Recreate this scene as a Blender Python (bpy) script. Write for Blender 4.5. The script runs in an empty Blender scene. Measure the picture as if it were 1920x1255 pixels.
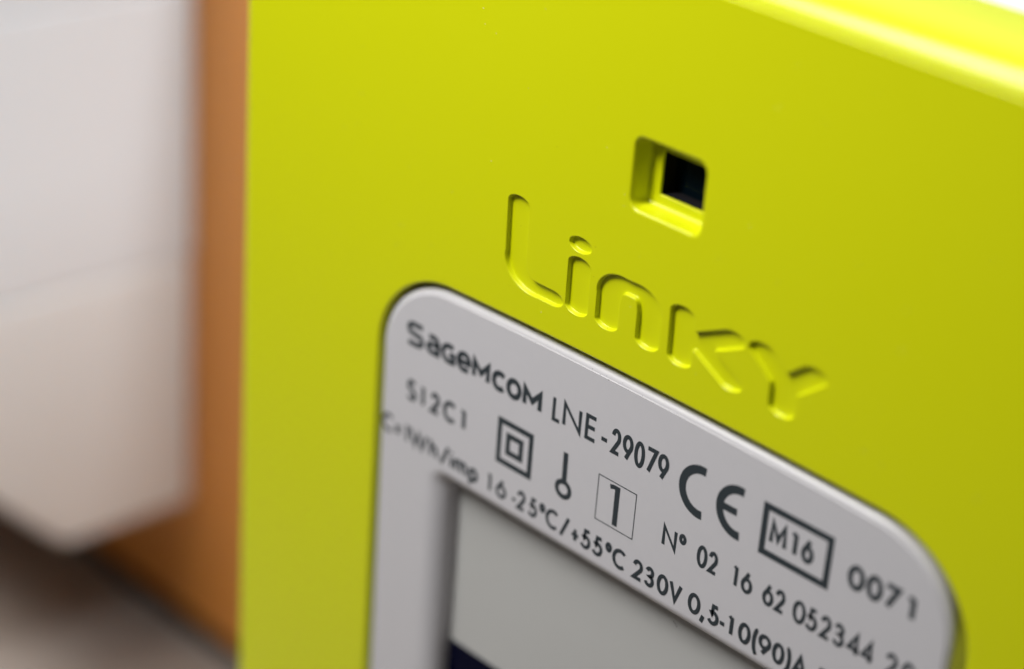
import bpy, bmesh, math, random
from mathutils import Vector, Matrix
from mathutils.geometry import tessellate_polygon
import numpy as np

random.seed(7)
scn = bpy.context.scene
COL = scn.collection
PI = math.pi

# ------------------------------------------------------------------ frame of reference
# Everything is measured in millimetres on the meter: X to the right, Y up, Z out of its front
# face.  World: x = X, y = -Z, z = Y + 155.3 (the table top is world z = 0), in metres.
YT = -155.3


def W(X, Y, Z):
    return (X * .001, -Z * .001, (Y - YT) * .001)


# ------------------------------------------------------------------ camera
cam = bpy.data.cameras.new('camera')
cam_o = bpy.data.objects.new('camera', cam)
COL.objects.link(cam_o)
CPOS = (139.502, 94.617, 140.048)
AX = [(0.683599, 0.067752, -0.726707), (0.357048, -0.899448, 0.252011), (-0.636561, -0.431743, -0.639052)]


def dirw(v):
    return Vector((v[0], -v[2], v[1]))


right, down, fwd = (dirw(a) for a in AX)
m = Matrix((right, -down, -fwd)).transposed().to_4x4()
m.translation = Vector(W(*CPOS))
cam_o.matrix_world = m
cam.sensor_width = 36.0
cam.sensor_fit = 'HORIZONTAL'
cam.lens = 3949.8 * 36.0 / 1920.0
cam.clip_start = 0.01
cam.clip_end = 20.0
cam.dof.use_dof = True
cam.dof.focus_distance = 0.2105
cam.dof.aperture_fstop = 9.8
scn.camera = cam_o

# ------------------------------------------------------------------ world, lamps, exposure
world = bpy.data.worlds.new('World')
scn.world = world
world.use_nodes = True
bg = world.node_tree.nodes['Background']
bg.inputs[0].default_value = (0.95, 0.97, 1.0, 1)
bg.inputs[1].default_value = 0.036


def area(name, pos, target, sx, sy, power, col=(1, 1, 1)):
    l = bpy.data.lights.new(name, 'AREA')
    l.shape = 'RECTANGLE'
    l.size, l.size_y = sx, sy
    l.energy = power
    l.color = col
    o = bpy.data.objects.new(name, l)
    COL.objects.link(o)
    p, t = Vector(W(*pos)), Vector(W(*target))
    o.location = p
    o.rotation_euler = (t - p).to_track_quat('-Z', 'Y').to_euler()
    return o


key = area('key_softbox', (-85, 240, 165), (38, 36, 0), 0.07, 0.125, 0.226, (1.0, 0.99, 0.975))
key.data.spread = math.radians(85)
bg_fill = area('added_background_fill', (-250, 390, 170), (-165, -140, -50), 0.30, 0.26, 0.255, (1.0, 0.985, 0.95))  # unseen fill light added to brighten the board, table and box
bg_fill.data.spread = math.radians(34)
rear_fill = area('added_rear_fill', (-290, 380, -470), (40, 40, -10), 0.9, 0.8, 0.95, (0.97, 0.985, 1.0))  # unseen area light added for the pale reflection on the meter's top
box_fill = area('added_box_fill', (370, 620, -85), (-185, -100, -55), 0.20, 0.42, 0.56, (0.86, 0.94, 1.0))  # unseen narrow light added to brighten the side of the white box
box_fill.data.spread = math.radians(44)

scn.view_settings.view_transform = 'Standard'
scn.view_settings.look = 'None'
scn.view_settings.exposure = 0.0
scn.view_settings.gamma = 1.0
scn.view_settings.use_curve_mapping = False
scn.cycles.max_bounces = 10
scn.cycles.diffuse_bounces = 6
scn.cycles.glossy_bounces = 6
scn.cycles.use_denoising = True


# ------------------------------------------------------------------ materials
def mat(name, col, rough=0.5, spec=0.5, bump=0.0, bscale=2000.0, var=0.0, vscale=60.0, coat=0.0, sss=0.0, rvar=0.0):
    M = bpy.data.materials.new(name)
    M.use_nodes = True
    nt = M.node_tree
    b = nt.nodes['Principled BSDF']
    b.inputs['Base Color'].default_value = (*col, 1)
    b.inputs['Roughness'].default_value = rough
    b.inputs['Specular IOR Level'].default_value = spec
    if coat:
        b.inputs['Coat Weight'].default_value = coat
        b.inputs['Coat Roughness'].default_value = 0.15
    if sss:
        b.inputs['Subsurface Weight'].default_value = sss
        b.inputs['Subsurface Scale'].default_value = 0.001
        b.inputs['Subsurface Radius'].default_value = (1.0, 0.9, 0.3)
    tc = nt.nodes.new('ShaderNodeTexCoord')
    if bump:
        n = nt.nodes.new('ShaderNodeTexNoise')
        n.inputs['Scale'].default_value = bscale
        n.inputs['Detail'].default_value = 3
        bp = nt.nodes.new('ShaderNodeBump')
        bp.inputs['Strength'].default_value = bump
        bp.inputs['Distance'].default_value = 0.00005
        nt.links.new(tc.outputs['Object'], n.inputs['Vector'])
        nt.links.new(n.outputs['Fac'], bp.inputs['Height'])
        nt.links.new(bp.outputs['Normal'], b.inputs['Normal'])
    if var or rvar:
        n2 = nt.nodes.new('ShaderNodeTexNoise')
        n2.inputs['Scale'].default_value = vscale
        n2.inputs['Detail'].default_value = 4
        nt.links.new(tc.outputs['Object'], n2.inputs['Vector'])
        if var:
            mx = nt.nodes.new('ShaderNodeMix')
            mx.data_type = 'RGBA'
            mx.inputs[6].default_value = (*[c * (1 - var) for c in col], 1)
            mx.inputs[7].default_value = (*[min(1, c * (1 + var)) for c in col], 1)
            nt.links.new(n2.outputs['Fac'], mx.inputs[0])
            nt.links.new(mx.outputs[2], b.inputs['Base Color'])
        if rvar:
            mr = nt.nodes.new('ShaderNodeMapRange')
            mr.inputs[3].default_value = rough - rvar
            mr.inputs[4].default_value = rough + rvar
            nt.links.new(n2.outputs['Fac'], mr.inputs[0])
            nt.links.new(mr.outputs[0], b.inputs['Roughness'])
    return M


M_YEL = mat('lime_plastic', (0.745, 0.785, 0.0005), 0.34, 0.62, bump=0.04, bscale=2600, rvar=0.03, vscale=55)
M_LAB = mat('light_grey_plastic', (0.67, 0.655, 0.68), 0.38, 0.52, bump=0.05, bscale=5200, var=0.015, vscale=900)
M_INK = mat('dark_ink', (0.034, 0.045, 0.053), 0.45, 0.4)
M_BODY = mat('off_white_plastic', (0.78, 0.78, 0.79), 0.5, 0.4, bump=0.1)
M_LCD = mat('display_frame_grey', (0.56, 0.56, 0.545), 0.30, 0.5, var=0.02, vscale=120)
M_NAVY = mat('navy_display', (0.001, 0.002, 0.016), 0.25, 0.05)
M_GLASS = mat('dark_sensor_glass', (0.001, 0.006, 0.010), 0.15, 0.25)
M_DUSTD = mat('dark_dust', (0.05, 0.045, 0.03), 0.9, 0.2)
M_DUSTW = mat('pale_dust', (0.75, 0.75, 0.68), 0.9, 0.2)
M_BOX = mat('white_plastic', (0.80, 0.825, 0.85), 0.45, 0.45, var=0.02, vscale=20)
M_CREAM = mat('cream_plastic', (0.82, 0.825, 0.82), 0.5, 0.45, var=0.02, vscale=20)
M_RUB_SHADE = mat('black_rubber_and_shade', (0.010, 0.009, 0.011), 0.85, 0.12)  # also colours the strip of shade under the board


def board_mat():
    M = bpy.data.materials.new('orange_wood')
    M.use_nodes = True
    nt = M.node_tree
    b = nt.nodes['Principled BSDF']
    tc = nt.nodes.new('ShaderNodeTexCoord')
    mp = nt.nodes.new('ShaderNodeMapping')
    mp.inputs['Scale'].default_value = (60, 60, 3)
    n = nt.nodes.new('ShaderNodeTexNoise')
    n.inputs['Scale'].default_value = 1.0
    n.inputs['Detail'].default_value = 5
    r = nt.nodes.new('ShaderNodeValToRGB')
    r.color_ramp.elements[0].position = 0.3
    r.color_ramp.elements[0].color = (0.65, 0.245, 0.040, 1)
    r.color_ramp.elements[1].position = 0.7
    r.color_ramp.elements[1].color = (0.75, 0.300, 0.056, 1)
    nt.links.new(tc.outputs['Object'], mp.inputs['Vector'])
    nt.links.new(mp.outputs['Vector'], n.inputs['Vector'])
    nt.links.new(n.outputs['Fac'], r.inputs['Fac'])
    nt.links.new(r.outputs['Color'], b.inputs['Base Color'])
    b.inputs['Roughness'].default_value = 0.35
    b.inputs['Specular IOR Level'].default_value = 0.5
    return M


M_ORANGE = board_mat()
M_TABLE = mat('taupe_laminate', (0.31, 0.262, 0.230), 0.55, 0.4, var=0.12, vscale=45)


# ------------------------------------------------------------------ mesh helpers
class MB:
    """collects vertices given in meter millimetres, then links them as one mesh object"""

    def __init__(self):
        self.v, self.f, self.s = [], [], []

    def add(self, verts, faces, smooth=True):
        o = len(self.v)
        self.v += [tuple(p) for p in verts]
        self.f += [tuple(i + o for i in f) for f in faces]
        self.s += [smooth] * len(faces)
        return o

    def bridge(self, A, B, smooth=True):
        """strip between two closed loops of equal length (A above / outside, B next)"""
        n = len(A)
        self.add(list(A) + list(B), [(i, (i + 1) % n, n + (i + 1) % n, n + i) for i in range(n)], smooth)

    def rings(self, loops, smooth=True):
        n = len(loops[0])
        vs = [p for L in loops for p in L]
        fs = []
        for k in range(len(loops) - 1):
            for i in range(n):
                j = (i + 1) % n
                fs.append((k * n + i, k * n + j, (k + 1) * n + j, (k + 1) * n + i))
        self.add(vs, fs, smooth)

    def fill(self, loops2d, z, flip=False):
        pts = [Vector((x, y, 0)) for L in loops2d for x, y in L]
        tris = tessellate_polygon([[Vector((x, y, 0)) for x, y in L] for L in loops2d])
        out = []
        for a, b, c in tris:
            A, B, C = pts[a], pts[b], pts[c]
            cr = (B.x - A.x) * (C.y - A.y) - (B.y - A.y) * (C.x - A.x)
            if abs(cr) < 1e-12:
                continue
            t = (a, b, c) if cr > 0 else (a, c, b)
            out.append(t if not flip else t[::-1])
        self.add([(p.x, p.y, z) for p in pts], out, False)

    def build(self, name, material, parent=None, fix=True):
        me = bpy.data.meshes.new(name)
        base = Vector((0, 0, 0))
        if parent is not None:
            p = parent
            while p is not None:
                base += Vector(p.location)
                p = p.parent
        me.from_pydata([Vector(W(*p)) - base for p in self.v], [], self.f)
        me.polygons.foreach_set('use_smooth', self.s)
        me.materials.append(material)
        bm = bmesh.new()
        bm.from_mesh(me)
        bmesh.ops.remove_doubles(bm, verts=bm.verts, dist=2e-7)
        if fix:
            bmesh.ops.recalc_face_normals(bm, faces=bm.faces)
        bm.to_mesh(me)
        bm.free()
        o = bpy.data.objects.new(name, me)
        COL.objects.link(o)
        o.parent = parent
        return o


def thing(name, X, Y, Z, label, cat):
    o = bpy.data.objects.new(name, None)
    o.empty_display_size = 0.02
    COL.objects.link(o)
    o.location = W(X, Y, Z)
    o['label'] = label
    o['category'] = cat
    return o


def rrect(x0, x1, y0, y1, r, n=10, arch=0.0, m=24):
    """rounded rectangle, counter-clockwise; arch bows the top edge upward"""
    pts = []

    def corner(cx, cy, a0):
        for i in range(n + 1):
            a = a0 + (PI / 2) * i / n
            pts.append((cx + r * math.cos(a), cy + r * math.sin(a)))
    corner(x1 - r, y1 - r, 0)
    for i in range(1, m):
        t = i / m
        pts.append((x1 - r + (x0 - x1 + 2 * r) * t, y1))
    corner(x0 + r, y1 - r, PI / 2)
    corner(x0 + r, y0 + r, PI)
    corner(x1 - r, y0 + r, 1.5 * PI)
    if arch:
        xc, hw = (x0 + x1) / 2, (x1 - x0) / 2
        out = []
        for x, y in pts:
            w = max(0.0, min(1.0, (y - (y1 - r)) / r)) if y > y1 - r else 0
            out.append((x, y - arch * w * ((x - xc) / hw) ** 2))
        pts = out
    return pts


def z3(L, z):
    return [(x, y, z) for x, y in L]


def lerp2(A, B, t):
    return [(a[0] + (b[0] - a[0]) * t, a[1] + (b[1] - a[1]) * t) for a, b in zip(A, B)]


def offset(L, d):
    """offset a closed ccw loop outward by d along its normals"""
    n = len(L)
    out = []
    for i in range(n):
        ax, ay = L[i - 1]
        bx, by = L[(i + 1) % n]
        tx, ty = bx - ax, by - ay
        l = math.hypot(tx, ty) or 1
        out.append((L[i][0] + ty / l * d, L[i][1] - tx / l * d))
    return out


# ------------------------------------------------------------------ table, board, white box
def rbox(x0, x1, y0, y1, z0, z1, r, seg=5):
    """rounded box via bevel, returned as MB"""
    bm = bmesh.new()
    bmesh.ops.create_cube(bm, size=1)
    for v in bm.verts:
        v.co = Vector(((x0 + x1) / 2 + v.co.x * (x1 - x0), (y0 + y1) / 2 + v.co.y * (y1 - y0), (z0 + z1) / 2 + v.co.z * (z1 - z0)))
    bmesh.ops.bevel(bm, geom=bm.edges[:], offset=r, segments=seg, affect='EDGES', profile=0.5)
    bm.verts.index_update()
    k = MB()
    vs = [tuple(v.co) for v in bm.verts]
    fs = [tuple(v.index for v in f.verts) for f in bm.faces]
    big = [f.calc_area() > 60 for f in bm.faces]
    k.add(vs, fs)
    k.s = [not b for b in big]
    bm.free()
    return k


tb = rbox(-620, 520, YT - 28, YT, -420, 420, 2.0)
t = thing('table', -50, YT - 28, 0, 'matt taupe grey table top carrying the meter and the orange board', 'table')
tb.build('table_top', M_TABLE, t)

ZB = -75.0
bd = thing('mounting_board', -90, YT, ZB - 9, 'upright orange wooden board standing behind the meter and the white box', 'board')
rbox(-560, 230, YT + 5.5, 26, ZB - 18, ZB, 0.8, 3).build('panel', M_ORANGE, bd)
rbox(-559, 229, YT, YT + 5.2, ZB - 17, ZB - 1.5, 0.5, 2).build('shadow_gap_strip', M_RUB_SHADE, bd)  # black strip modelled in place of the contact shadow under the board

wb = thing('wall_box', -230, -122, ZB, 'blurred white plastic box fixed to the orange board left of the meter', 'box')


def side_extrude(prof, x0, x1, r):
    """profile in (Z, Y) pulled along X, all edges rounded"""
    bm = bmesh.new()
    A = [bm.verts.new((x1, y, z)) for z, y in prof]
    B = [bm.verts.new((x0, y, z)) for z, y in prof]
    n = len(prof)
    bm.faces.new(A)
    bm.faces.new(B[::-1])
    for i in range(n):
        bm.faces.new((A[i], B[i], B[(i + 1) % n], A[(i + 1) % n]))
    bmesh.ops.recalc_face_normals(bm, faces=bm.faces)
    bmesh.ops.bevel(bm, geom=bm.edges[:], offset=r, segments=4, affect='EDGES', profile=0.5)
    bm.verts.index_update()
    k = MB()
    k.add([tuple(v.co) for v in bm.verts], [tuple(v.index for v in f.verts) for f in bm.faces])
    k.s = [f.calc_area() < 60 for f in bm.faces]
    bm.free()
    return k


side_extrude([(ZB + .2, -122), (-45.5, -122), (-22, -99), (-16, -68.15), (ZB + .2, -68.15)], -300, -161.0, 1.6).build('lower_cover', M_CREAM, wb)
side_extrude([(ZB + .2, -68.0), (-16, -68.0), (-14, -15.6), (ZB + .2, -15.6)], -300, -160.95, 0.6).build('housing', M_BOX, wb)
side_extrude([(ZB + .2, -15.45), (-14, -15.45), (-20, 40), (ZB + .2, 40)], -300, -161.0, 0.9).build('upper_cover', M_BOX, wb)

# ------------------------------------------------------------------ the meter
XL, XR, YTOP = -46.8, 83.2, 44.9
ZL = -0.30                                     # label surface
meter = thing('electricity_meter', 18.2, YT, -40,
              'lime yellow electricity meter with grey label plate and engraved name on its front', 'electricity meter')

cov = MB()
outer = rrect(XL, XR, YT, YTOP, 5.0, 12)
inner = rrect(XL + 1.5, XR - 0.9, YT + 0.9, YTOP - 2.6, 3.6, 12)
nrm = offset(outer, 1.0)
rz = [0.9 + 1.9 * max(0, nrm[i][1] - outer[i][1]) + 0.6 * max(0, outer[i][0] - nrm[i][0]) for i in range(len(outer))]
loops = []
NS = 14
for k in range(NS + 1):
    th = PI / 2 * k / NS
    sq, cq = math.sin(th), max(0.0, math.cos(th))
    L = lerp2(inner, outer, sq)
    loops.append([(x, y, -rz[i] * (1 - cq)) for i, (x, y) in enumerate(L)])
loops.append(z3(outer, -13.2))
loops.append(z3(offset(outer, -0.35), -13.55))
loops.append(z3(offset(outer, -2.2), -13.55))
cov.rings(loops)

# opening for the label plate
lab_open = rrect(-21.05, 59.15, -96.0, 2.0, 11.2, 22, arch=0.9)


def pocket(mb, L, r, depth, n=5, draft=0.0):
    """rounded lip then wall going down from the front face; returns (outermost, innermost) loops"""
    ls = []
    for k in range(n + 1):
        th = PI / 2 * k / n
        ls.append(z3(offset(L, r * (1 - math.sin(th))), -r * (1 - math.cos(th))))
    ls.append(z3(offset(L, -draft), -depth))
    mb.rings(ls)
    return [(p[0], p[1]) for p in ls[0]], [(p[0], p[1]) for p in ls[-1]]


lab_hole, _ = pocket(cov, lab_open, 0.30, 4.7)

# sensor recess: rounded rectangular well with a ledge and a deep dark window
win = rrect(14.55, 23.45, 19.35, 26.55, 1.05, 8, m=4)
win_hole, wfl = pocket(cov, win, 0.38, 1.75, n=6, draft=0.30)
wledge = rrect(16.35, 22.55, 20.75, 25.35, 0.25, 8, m=4)
wl2 = offset(wfl, -0.35)
cov.rings([z3(wfl, -1.75), z3(lerp2(wfl, wl2, .4), -1.93), z3(wl2, -2.0)])
cov.rings([z3(wl2, -2.0), z3(wledge, -2.0)], False)
cov.rings([z3(wledge, -2.0), z3(offset(wledge, -0.06), -2.07), z3(offset(wledge, -0.1), -4.2)])

# engraved lettering: distance field of pen strokes -> finely meshed relief
GX0, GX1, GY0, GY1, ST = -3.6, 42.0, 4.1, 16.6, 0.036
SX = 1.95
PEN = 0.785


def arcpts(cx, cy, rx, ry, a0, a1, n=14):
    return [(cx + rx * math.cos(math.radians(a0 + (a1 - a0) * i / n)), cy + ry * math.sin(math.radians(a0 + (a1 - a0) * i / n))) for i in range(n + 1)]


strokes = [
    [(-0.42, 14.58), (-0.28, 8.6)] + arcpts(2.5, 8.6, 2.78, 2.37, 180, 270) + [(5.3, 6.23)],
    [(8.58, 13.2), (8.58, 13.2)],
    [(8.68, 11.05), (8.72, 6.46)],
    [(12.92, 6.52), (12.9, 9.5)] + arcpts(14.6, 9.5, 1.7, 1.64, 180, 90)[1:] + [(16.6, 11.14)] + arcpts(16.6, 9.5, 1.82, 1.64, 90, 0)[1:] + [(18.44, 6.52)],
    [(22.6, 11.1), (22.72, 6.5)],
    [(24.2, 8.75), (28.9, 10.95)],
    [(25.0, 8.75), (29.15, 6.55)],
    [(32.45, 11.16), (35.45, 8.8), (35.5, 6.46)],
    [(38.65, 11.1), (35.6, 8.7)],
]
nx, ny = int((GX1 - GX0) / ST) + 1, int((GY1 - GY0) / ST) + 1
gx = np.linspace(GX0, GX1, nx)
gy = np.linspace(GY0, GY1, ny)
PX, PY = np.meshgrid(gx, gy)
D = np.full(PX.shape, 9.0)
for s in strokes:
    for (ax, ay), (bx, by) in zip(s[:-1], s[1:]):
        ax_, bx_ = ax / SX, bx / SX
        dx, dy = bx_ - ax_, by - ay
        l2 = dx * dx + dy * dy
        if l2 < 1e-9:
            dd = np.hypot(PX / SX - ax_, PY - ay)
        else:
            tt = np.clip(((PX / SX - ax_) * dx + (PY - ay) * dy) / l2, 0, 1)
            dd = np.hypot(PX / SX - ax_ - tt * dx, PY - ay - tt * dy)
        d_ = dd - PEN
        # slight rounding where strokes meet
        k_ = 0.10
        h_ = np.clip(0.5 + 0.5 * (D - d_) / k_, 0, 1)
        D = D * (1 - h_) + d_ * h_ - k_ * h_ * (1 - h_)
g1, g0 = np.gradient(D, gy, gx)
G = np.clip(np.hypot(g0, g1), 0.45, 1.2)
DT = D / G
tt = np.clip((0.065 - DT) / 0.165, 0, 1)
HZ = -0.50 * (tt * tt * (3 - 2 * tt))
HZ[0, :] = HZ[-1, :] = 0
HZ[:, 0] = HZ[:, -1] = 0
vv = np.stack([PX.ravel(), PY.ravel(), HZ.ravel()], 1)
ii = np.arange(nx * ny).reshape(ny, nx)
ff = np.stack([ii[:-1, :-1].ravel(), ii[:-1, 1:].ravel(), ii[1:, 1:].ravel(), ii[1:, :-1].ravel()], 1)
cov.add(vv.tolist(), ff.tolist(), True)
rect = [(GX0, GY0), (GX1, GY0), (GX1, GY1), (GX0, GY1)]

cov.fill([inner, lab_hole, win_hole, rect], 0.0)
cover = cov.build('front_cover', M_YEL, meter, fix=False)

# dark window behind the recess
g = MB()
g.add([(16.2, 20.6, -3.9), (22.7, 20.6, -3.9), (22.7, 25.5, -3.9), (16.2, 25.5, -3.9),
       (16.2, 20.6, -4.6), (22.7, 20.6, -4.6), (22.7, 25.5, -4.6), (16.2, 25.5, -4.6)],
      [(0, 1, 2, 3), (7, 6, 5, 4), (0, 4, 5, 1), (1, 5, 6, 2), (2, 6, 7, 3), (3, 7, 4, 0)], False)
g.build('sensor_window', M_GLASS, meter)
lin = MB()
lin.rings([z3(offset(wledge, -0.12), -2.25), z3(offset(wledge, -0.16), -3.89)])
lin.build('window_lining', M_RUB_SHADE, meter)

# rear body behind the yellow cover
body = rbox(XL + 1.2, XR - 1.2, YT + 0.6, YTOP - 0.9, ZB + 0.1, -13.7, 2.5, 4)
body.build('rear_body', M_BODY, meter)
# floor of the groove round the label
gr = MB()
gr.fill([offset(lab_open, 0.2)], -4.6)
gr.build('groove_floor', M_RUB_SHADE, meter)

# ------------------------------------------------------------------ label plate
lp = MB()
lab_out = [(x - 0.60, y + 0.25) for x, y in offset(lab_open, -1.05)]
RR = 0.82
ls = []
for k in range(9):
    th = PI / 2 * k / 8
    ls.append(z3(offset(lab_out, -RR * (1 - math.sin(th))), ZL - RR * (1 - math.cos(th))))
ls.append(z3(lab_out, -4.5))
lp.rings(ls)
lab_flat = [(p[0], p[1]) for p in ls[0]]
# display well, wide soft lip on its sides and a tighter one at the top
lo = rrect(-12.3, 50.3, -70, -20.55, 3.0, 10, m=6)
li = rrect(-9.25, 47.3, -67, -22.2, 0.9, 10, m=6)
ls = []
for k in range(11):
    th = PI / 2 * k / 10
    ls.append(z3(lerp2(lo, li, math.sin(th)), ZL - 2.35 * (1 - math.cos(th))))
ls.append(z3(li, -2.95))
lp.rings(ls)
lp.fill([lab_flat, lo], ZL)
label = lp.build('label_plate', M_LAB, meter, fix=False)

sc = MB()
sc.fill([rrect(-11.5, 49.5, -68.5, -21.0, 0.5, 3, m=2)], -2.8)
scr = sc.build('display', M_LCD, meter)
rbox(-10.5, 48.6, -66.2, -43.70, -2.79, -2.70, 0.04, 1).build('screen', M_NAVY, scr)


# ------------------------------------------------------------------ printing (stroke lettering)
def ell(cx, cy, rx, ry, a0, a1, n=20):
    return arcpts(cx, cy, rx, ry, a0, a1, n)


def glyph(c):
    """list of polylines in the unit box (0..1, 0..1)"""
    O = ell(.5, .5, .5, .5, 0, 360, 28)
    T = {
        '0': [O],
        'O': [ell(.5, .5, .5, .5, 0, 360, 28)],
        '1': [[(1, 0), (1, 1.0)], [(0, .86), (.45, .93), (1, .985)]],
        '2': [ell(.49, .71, .46, .29, 172, -38, 16) + [(.04, 0), (1, 0)]],
        '3': [ell(.45, .765, .42, .235, 165, -90, 14) + ell(.45, .265, .52, .265, 90, -162, 16)],
        '4': [[(.74, 0), (.74, 1), (0, .24), (1, .24)]],
        '5': [[(.92, 1), (.36, 1), (.22, .56)] + ell(.42, .325, .56, .325, 118, -150, 16)],
        '6': [ell(.5, .325, .5, .325, 0, 360, 22), [(.66, 1), (.06, .46)]],
        '7': [[(0, 1), (1, 1), (.22, 0)]],
        '9': [ell(.5, .675, .5, .325, 0, 360, 22), [(.34, 0), (.94, .54)]],
        'L': [[(0, 1), (0, 0), (1, 0)]],
        'N': [[(0, 0), (0, 1), (1, 0), (1, 1)]],
        'E': [[(1, 1), (0, 1), (0, 0), (1, 0)], [(0, .52), (.92, .52)]],
        'C': [ell(.58, .5, .58, .5, 48, 312, 22)],
        'V': [[(0, 1), (.5, 0), (1, 1)]],
        'A': [[(0, 0), (.5, 1), (1, 0)], [(.2, .3), (.8, .3)]],
        'W': [[(0, 1), (.28, 0), (.5, .9), (.72, 0), (1, 1)]],
        'M': [[(0, 0), (.06, 1), (.5, .22), (.94, 1), (1, 0)]],
        'm_': [[(0, 0), (0, 1), (.5, .35), (1, 1), (1, 0)]],
        'H': [[(0, 0), (0, 1)], [(1, 0), (1, 1)], [(0, .5), (1, .5)]],
        'z': [[(0, .66), (1, .66), (0, 0), (1, 0)]],
        'S': [ell(.5, .75, .45, .25, 35, 225, 14) + [(.5, .51)] + ell(.5, .25, .5, .25, 60, -150, 14)],
        'Sb': [[(1, 1), (.36, 1)] + ell(.34, .755, .34, .245, 90, 235, 10)[1:] + ell(.66, .25, .34, .25, 55, -90, 10) + [(0, 0)]],
        'h': [[(0, 0), (0, 1)], ell(.5, .33, .5, .33, 175, 0, 10) + [(1, 0)]],
        'i': [[(.5, 0), (.5, .66)], [(.5, .86), (.5, .98)]],
        'm': [[(0, 0), (0, .66)], ell(.25, .4, .25, .26, 175, 0, 10) + [(.5, 0)], ell(.75, .4, .25, .26, 175, 0, 10) + [(1, 0)]],
        'p': [[(0, -.36), (0, .66)], ell(.5, .33, .5, .33, 0, 360, 18)],
        '-': [[(0, .32), (1, .32)]],
        '=': [[(0, .26), (1, .26)], [(0, .56), (1, .56)]],
        '/': [[(0, -.12), (1, 1.1)]],
        '+': [[(0, .36), (1, .36)], [(.5, .02), (.5, .7)]],
        ',': [[(.85, .10), (.15, -.30)]],
        '(': [[(1, 1.08)] + ell(1.0, .45, 1.0, .66, 110, 250, 10) + [(1, -.3)]],
        ')': [[(0, 1.08)] + ell(0, .45, 1.0, .66, 70, -70, 10) + [(0, -.3)]],
        'deg': [ell(.5, .82, .5, .19, 0, 360, 16)],
        'a': [ell(.08, .78, 0, 0, 0, 0, 1)[:0] + [(.1, .98)] + ell(.55, .6, .45, .4, 95, 0, 10)[1:] + [(1, 0), (.45, 0)] + ell(.45, .26, .45, .26, 270, 90, 10)[1:] + [(1, .52)]],
        'G': [[(.95, .95)] + ell(.6, .5, .6, .5, 80, 285, 18) + [(1, .03), (1, .46), (.6, .46)]],
        'e': [[(.05, .48), (.98, .48)] + ell(.52, .5, .5, .5, 0, 290, 22) + [(.95, .02)]],
    }
    return T[c]


class Ink:
    def __init__(self):
        self.mb = MB()
        self.k = 0

    def stroke(self, pts, w, closed=None):
        P = [pts[0]]
        for q in pts[1:]:
            if math.hypot(q[0] - P[-1][0], q[1] - P[-1][1]) > 1e-4:
                P.append(q)
        if closed is None:
            closed = len(P) > 3 and math.hypot(P[0][0] - P[-1][0], P[0][1] - P[-1][1]) < 1e-3
        if closed and math.hypot(P[0][0] - P[-1][0], P[0][1] - P[-1][1]) < 1e-3:
            P = P[:-1]
        n = len(P)
        z = ZL + 0.012 + 0.0015 * self.k
        self.k += 1
        Lf, Rt = [], []
        for i in range(n):
            a = P[i - 1] if (closed or i > 0) else None
            b = P[(i + 1) % n] if (closed or i < n - 1) else None

            def nr(p, q):
                dx, dy = q[0] - p[0], q[1] - p[1]
                l = math.hypot(dx, dy)
                return (-dy / l, dx / l)
            if a is None:
                v = nr(P[i], b)
                s = 1
            elif b is None:
                v = nr(a, P[i])
                s = 1
            else:
                n1, n2 = nr(a, P[i]), nr(P[i], b)
                v = (n1[0] + n2[0], n1[1] + n2[1])
                l = math.hypot(*v)
                if l < 0.2:
                    v, s = n1, 1
                else:
                    v = (v[0] / l, v[1] / l)
                    s = min(1 / max(.1, v[0] * n1[0] + v[1] * n1[1]), 2.3)
            Lf.append((P[i][0] + v[0] * w / 2 * s, P[i][1] + v[1] * w / 2 * s, z))
            Rt.append((P[i][0] - v[0] * w / 2 * s, P[i][1] - v[1] * w / 2 * s, z))
        m_ = n if closed else n - 1
        self.mb.add(Rt + Lf, [(i, (i + 1) % n, n + (i + 1) % n, n + i) for i in range(m_)], False)

    def put(self, c, x0, x1, base, cap, w):
        x0, x1 = x0 + w / 2, x1 - w / 2
        b, h = base + w / 2, cap - base - w
        for s in glyph(c):
            self.stroke([(x0 + (x1 - x0) * u, b + h * v) for u, v in s], w)

    def run(self, items, base, cap, w):
        for it in items:
            self.put(it[0], it[1], it[2], it[3] if len(it) > 3 else base, it[4] if len(it) > 4 else cap, w)

    def done(self, name, desc=None):
        o = self.mb.build(name, M_INK, label, fix=False)
        if desc:
            o['label'] = desc
        return o


def text(items, base, cap, w, desc):
    k = Ink()
    k.run(items, base, cap, w)
    return k.done('printed_text', desc)


text([('Sb', -16.65, -13.75, -7.64, -4.68), ('a', -13.45, -11.12), ('G', -10.98, -8.6), ('e', -8.5, -6.08), ('m_', -5.92, -3.1),
      ('C', -2.82, -0.6), ('O', -0.58, 1.8), ('m_', 1.95, 4.88)], -7.48, -5.0, 0.64, 'bold maker name at the start of the top line')
text([('L', 6.4, 7.75), ('N', 7.95, 10.68), ('E', 11.2, 12.9), ('-', 13.35, 14.6), ('2', 14.92, 16.3), ('9', 16.5, 17.98), ('0', 18.15, 19.6),
      ('7', 19.7, 21.3), ('9', 21.36, 22.85)], -7.38, -4.42, 0.46, 'type number on the top line')
text([('0', 45.4, 47.4), ('0', 47.55, 49.45), ('7', 49.5, 51.4), ('1', 52.0, 53.1)], -7.80, -5.12, 0.58, 'four digit number in the top right corner')
text([('S', -16.2, -14.5), ('1', -13.95, -13.15), ('2', -12.2, -10.6), ('C', -10.1, -7.95), ('1', -7.3, -6.4)], -14.4, -11.75, 0.55, 'short code on the second line')
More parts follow.
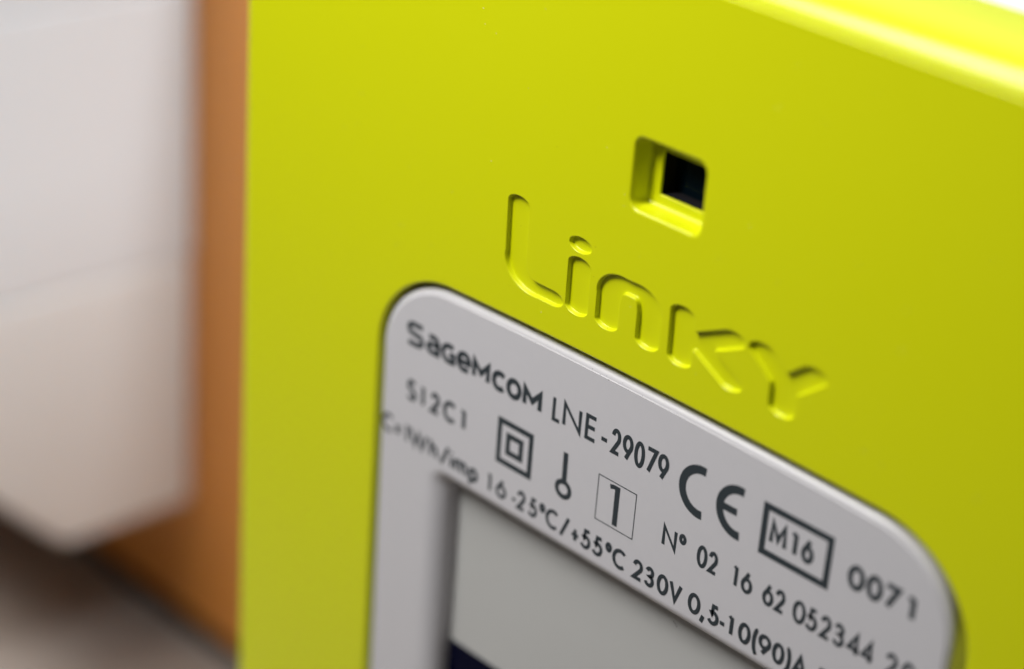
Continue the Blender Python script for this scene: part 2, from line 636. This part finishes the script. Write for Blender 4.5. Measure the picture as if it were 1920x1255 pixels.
text([('N', 22.95, 24.92), ('deg', 25.15, 26.15), ('0', 27.62, 29.02), ('2', 29.12, 30.4), ('1', 32.3, 32.97), ('6', 33.42, 34.88), ('6', 36.15, 37.56),
      ('2', 37.68, 38.98), ('0', 39.9, 41.5), ('5', 41.55, 42.95), ('2', 43.25, 44.58), ('3', 44.85, 46.18), ('4', 46.5, 48.1), ('4', 48.15, 49.68),
      ('2', 50.9, 52.3), ('0', 52.75, 54.3)], -14.40, -11.86, 0.425, 'serial number line')
text([('C', -20.2, -18.1), ('=', -18.0, -16.65), ('1', -16.2, -15.5), ('W', -15.4, -12.2), ('h', -11.95, -10.5), ('/', -10.15, -8.6), ('i', -8.55, -7.95),
      ('m', -7.8, -5.6), ('p', -5.35, -3.9)], -19.88, -17.5, 0.47, 'impulse constant at the start of the ratings line')
text([('1', -2.42, -1.75), ('6', -1.0, .65), ('-', 1.42, 2.3), ('2', 2.3, 3.65), ('5', 4.12, 5.48), ('deg', 5.72, 6.65),
      ('C', 6.75, 8.68), ('/', 8.9, 10.35), ('+', 10.5, 11.9), ('5', 12.05, 13.52), ('5', 13.78, 15.28), ('deg', 15.58, 16.52), ('C', 16.65, 18.58),
      ('2', 19.52, 21.0), ('3', 21.28, 22.62), ('0', 22.95, 24.52), ('V', 24.6, 26.38), ('0', 27.22, 28.88), (',', 28.84, 29.62), ('5', 29.95, 31.38),
      ('-', 31.32, 32.3), ('1', 32.48, 33.22), ('0', 33.9, 35.47), ('(', 35.7, 36.5), ('9', 36.45, 38.06), ('0', 38.25, 39.76), (')', 39.78, 40.58),
      ('A', 40.75, 42.6), ('5', 43.6, 45.0), ('0', 45.25, 46.75), ('H', 47.1, 48.7), ('z', 48.95, 50.1)], -19.88, -17.5, 0.425, 'ratings line above the display')
k = Ink()
k.run([('M', 35.98, 38.15), ('1', 38.5, 39.4), ('6', 39.88, 41.4)], -7.75, -5.05, 0.52)
k.stroke([(35.28, -3.98), (43.08, -3.98), (43.08, -8.92), (35.28, -8.92), (35.28, -3.98)], 0.72)
k.done('boxed_mark', 'boxed metrology year mark')
k = Ink()
k.stroke(ell(27.2, -6.42, 2.43, 2.43, 81, 279, 36), 0.93)
k.stroke(ell(32.08, -6.42, 2.43, 2.43, 81, 279, 36), 0.93)
k.stroke([(29.9, -6.44), (31.86, -6.44)], 0.78)
k.done('conformity_mark', 'large rounded conformity letters')
k = Ink()
for a, b, c, d, w in ((-1.04, 3.76, -15.35, -10.55, 0.68), (0.33, 2.33, -13.95, -11.93, 0.66)):
    k.stroke([(a, c), (b, c), (b, d), (a, d), (a, c)], w)
k.done('insulation_symbol', 'two squares one inside the other')
k = Ink()
k.stroke([(8.9, -10.15), (8.95, -13.42)], 0.70)
k.stroke(ell(8.92, -14.5, 0.95, 0.86, 0, 360, 30), 0.58)
k.done('key_symbol', 'upright stem with a ring at its foot')
k = Ink()
k.stroke([(13.75, -15.66), (19.06, -15.66), (19.06, -10.44), (13.75, -10.44), (13.75, -15.66)], 0.12)
k.stroke([(16.47, -15.3), (16.47, -10.72)], 0.70)
k.stroke([(15.42, -11.12), (15.9, -10.98), (16.5, -10.95)], 0.5)
k.done('boxed_digit', 'thin square frame round a single digit')


# ------------------------------------------------------------------ dust specks
def specks(name, spots, material, parent, zf):
    mb = MB()
    for x, y, s in spots:
        z = zf(x, y)
        a = random.uniform(0, PI)
        e = s * random.uniform(.5, 1.0)
        ca, sa = math.cos(a), math.sin(a)
        p = [(ca * s, sa * s), (-sa * e, ca * e), (-ca * s, -sa * s), (sa * e, -ca * e)]
        mb.add([(x + u, y + v, z) for u, v in p] + [(x, y, z + s * .6), (x, y, z - s * .3)],
               [(0, 1, 4), (1, 2, 4), (2, 3, 4), (3, 0, 4), (1, 0, 5), (2, 1, 5), (3, 2, 5), (0, 3, 5)], False)
    o = mb.build(name, material, parent)
    o['kind'] = 'stuff'
    return o


top_y = lambda x: 2.0 - 0.9 * ((x - 19.05) / 40.1) ** 2 - 0.80


def rimz(x, y):
    d = max(0.0, min(RR * .98, y - (top_y(x) - RR)))
    return ZL - (RR - math.sqrt(RR * RR - d * d))


sp = [(13.8, 0.34, .07), (11.44, 0.6, .055), (3.27, 0.3, .06), (18.38, 0.51, .055), (12.6, .45, .045), (13.4, .62, .04), (9.0, .5, .045), (19.9, .3, .045),
      (6.2, .7, .04), (15.6, .75, .04), (23.0, .5, .05)]
for i in range(30):
    x = random.gauss(12, 8)
    if -8 < x < 45:
        sp.append((x, top_y(x) - random.uniform(0.35, 1.2), random.choice((.022, .03, .04))))
specks('dust', sp, M_DUSTD, label, rimz)
sp = [(random.uniform(-18, 52), random.uniform(-17, -1), random.uniform(.018, .04)) for i in range(50)]
specks('dust', sp, M_DUSTW, label, lambda x, y: ZL + 0.005)
sp = [(10.6, 13.75, .05), (13.2, 5.95, .055), (9.1, 14.95, .03), (10.75, 10.6, .035), (0.1, 12.3, .04), (-3.2, 9.0, .03)]
sp += [(random.uniform(-30, 60), random.uniform(4, 40), random.uniform(.018, .035)) for i in range(24)]
specks('dust', sp, M_DUSTD, cover, lambda x, y: 0.0)
sp = [(random.uniform(-38, 60), random.uniform(3, 40), random.uniform(.03, .075)) for i in range(46)]
specks('dust', sp, M_DUSTW, cover, lambda x, y: 0.0)


# a short dark fibre lying on the display
fb = MB()
pts = [(x + 1.05, y + 1.05) for x, y in ((22.60, -25.10), (22.78, -25.26), (22.98, -25.36), (23.10, -25.52), (23.20, -25.66))]
rad = 0.016
ls = []
for i, (x, y) in enumerate(pts):
    ls.append([(x + rad * math.cos(a * PI / 3) * .8, y + rad * math.cos(a * PI / 3) * .6, -2.79 + rad * (1 + math.sin(a * PI / 3))) for a in range(6)])
fb.rings(ls)
fb.build('fibre', M_DUSTD, scr)
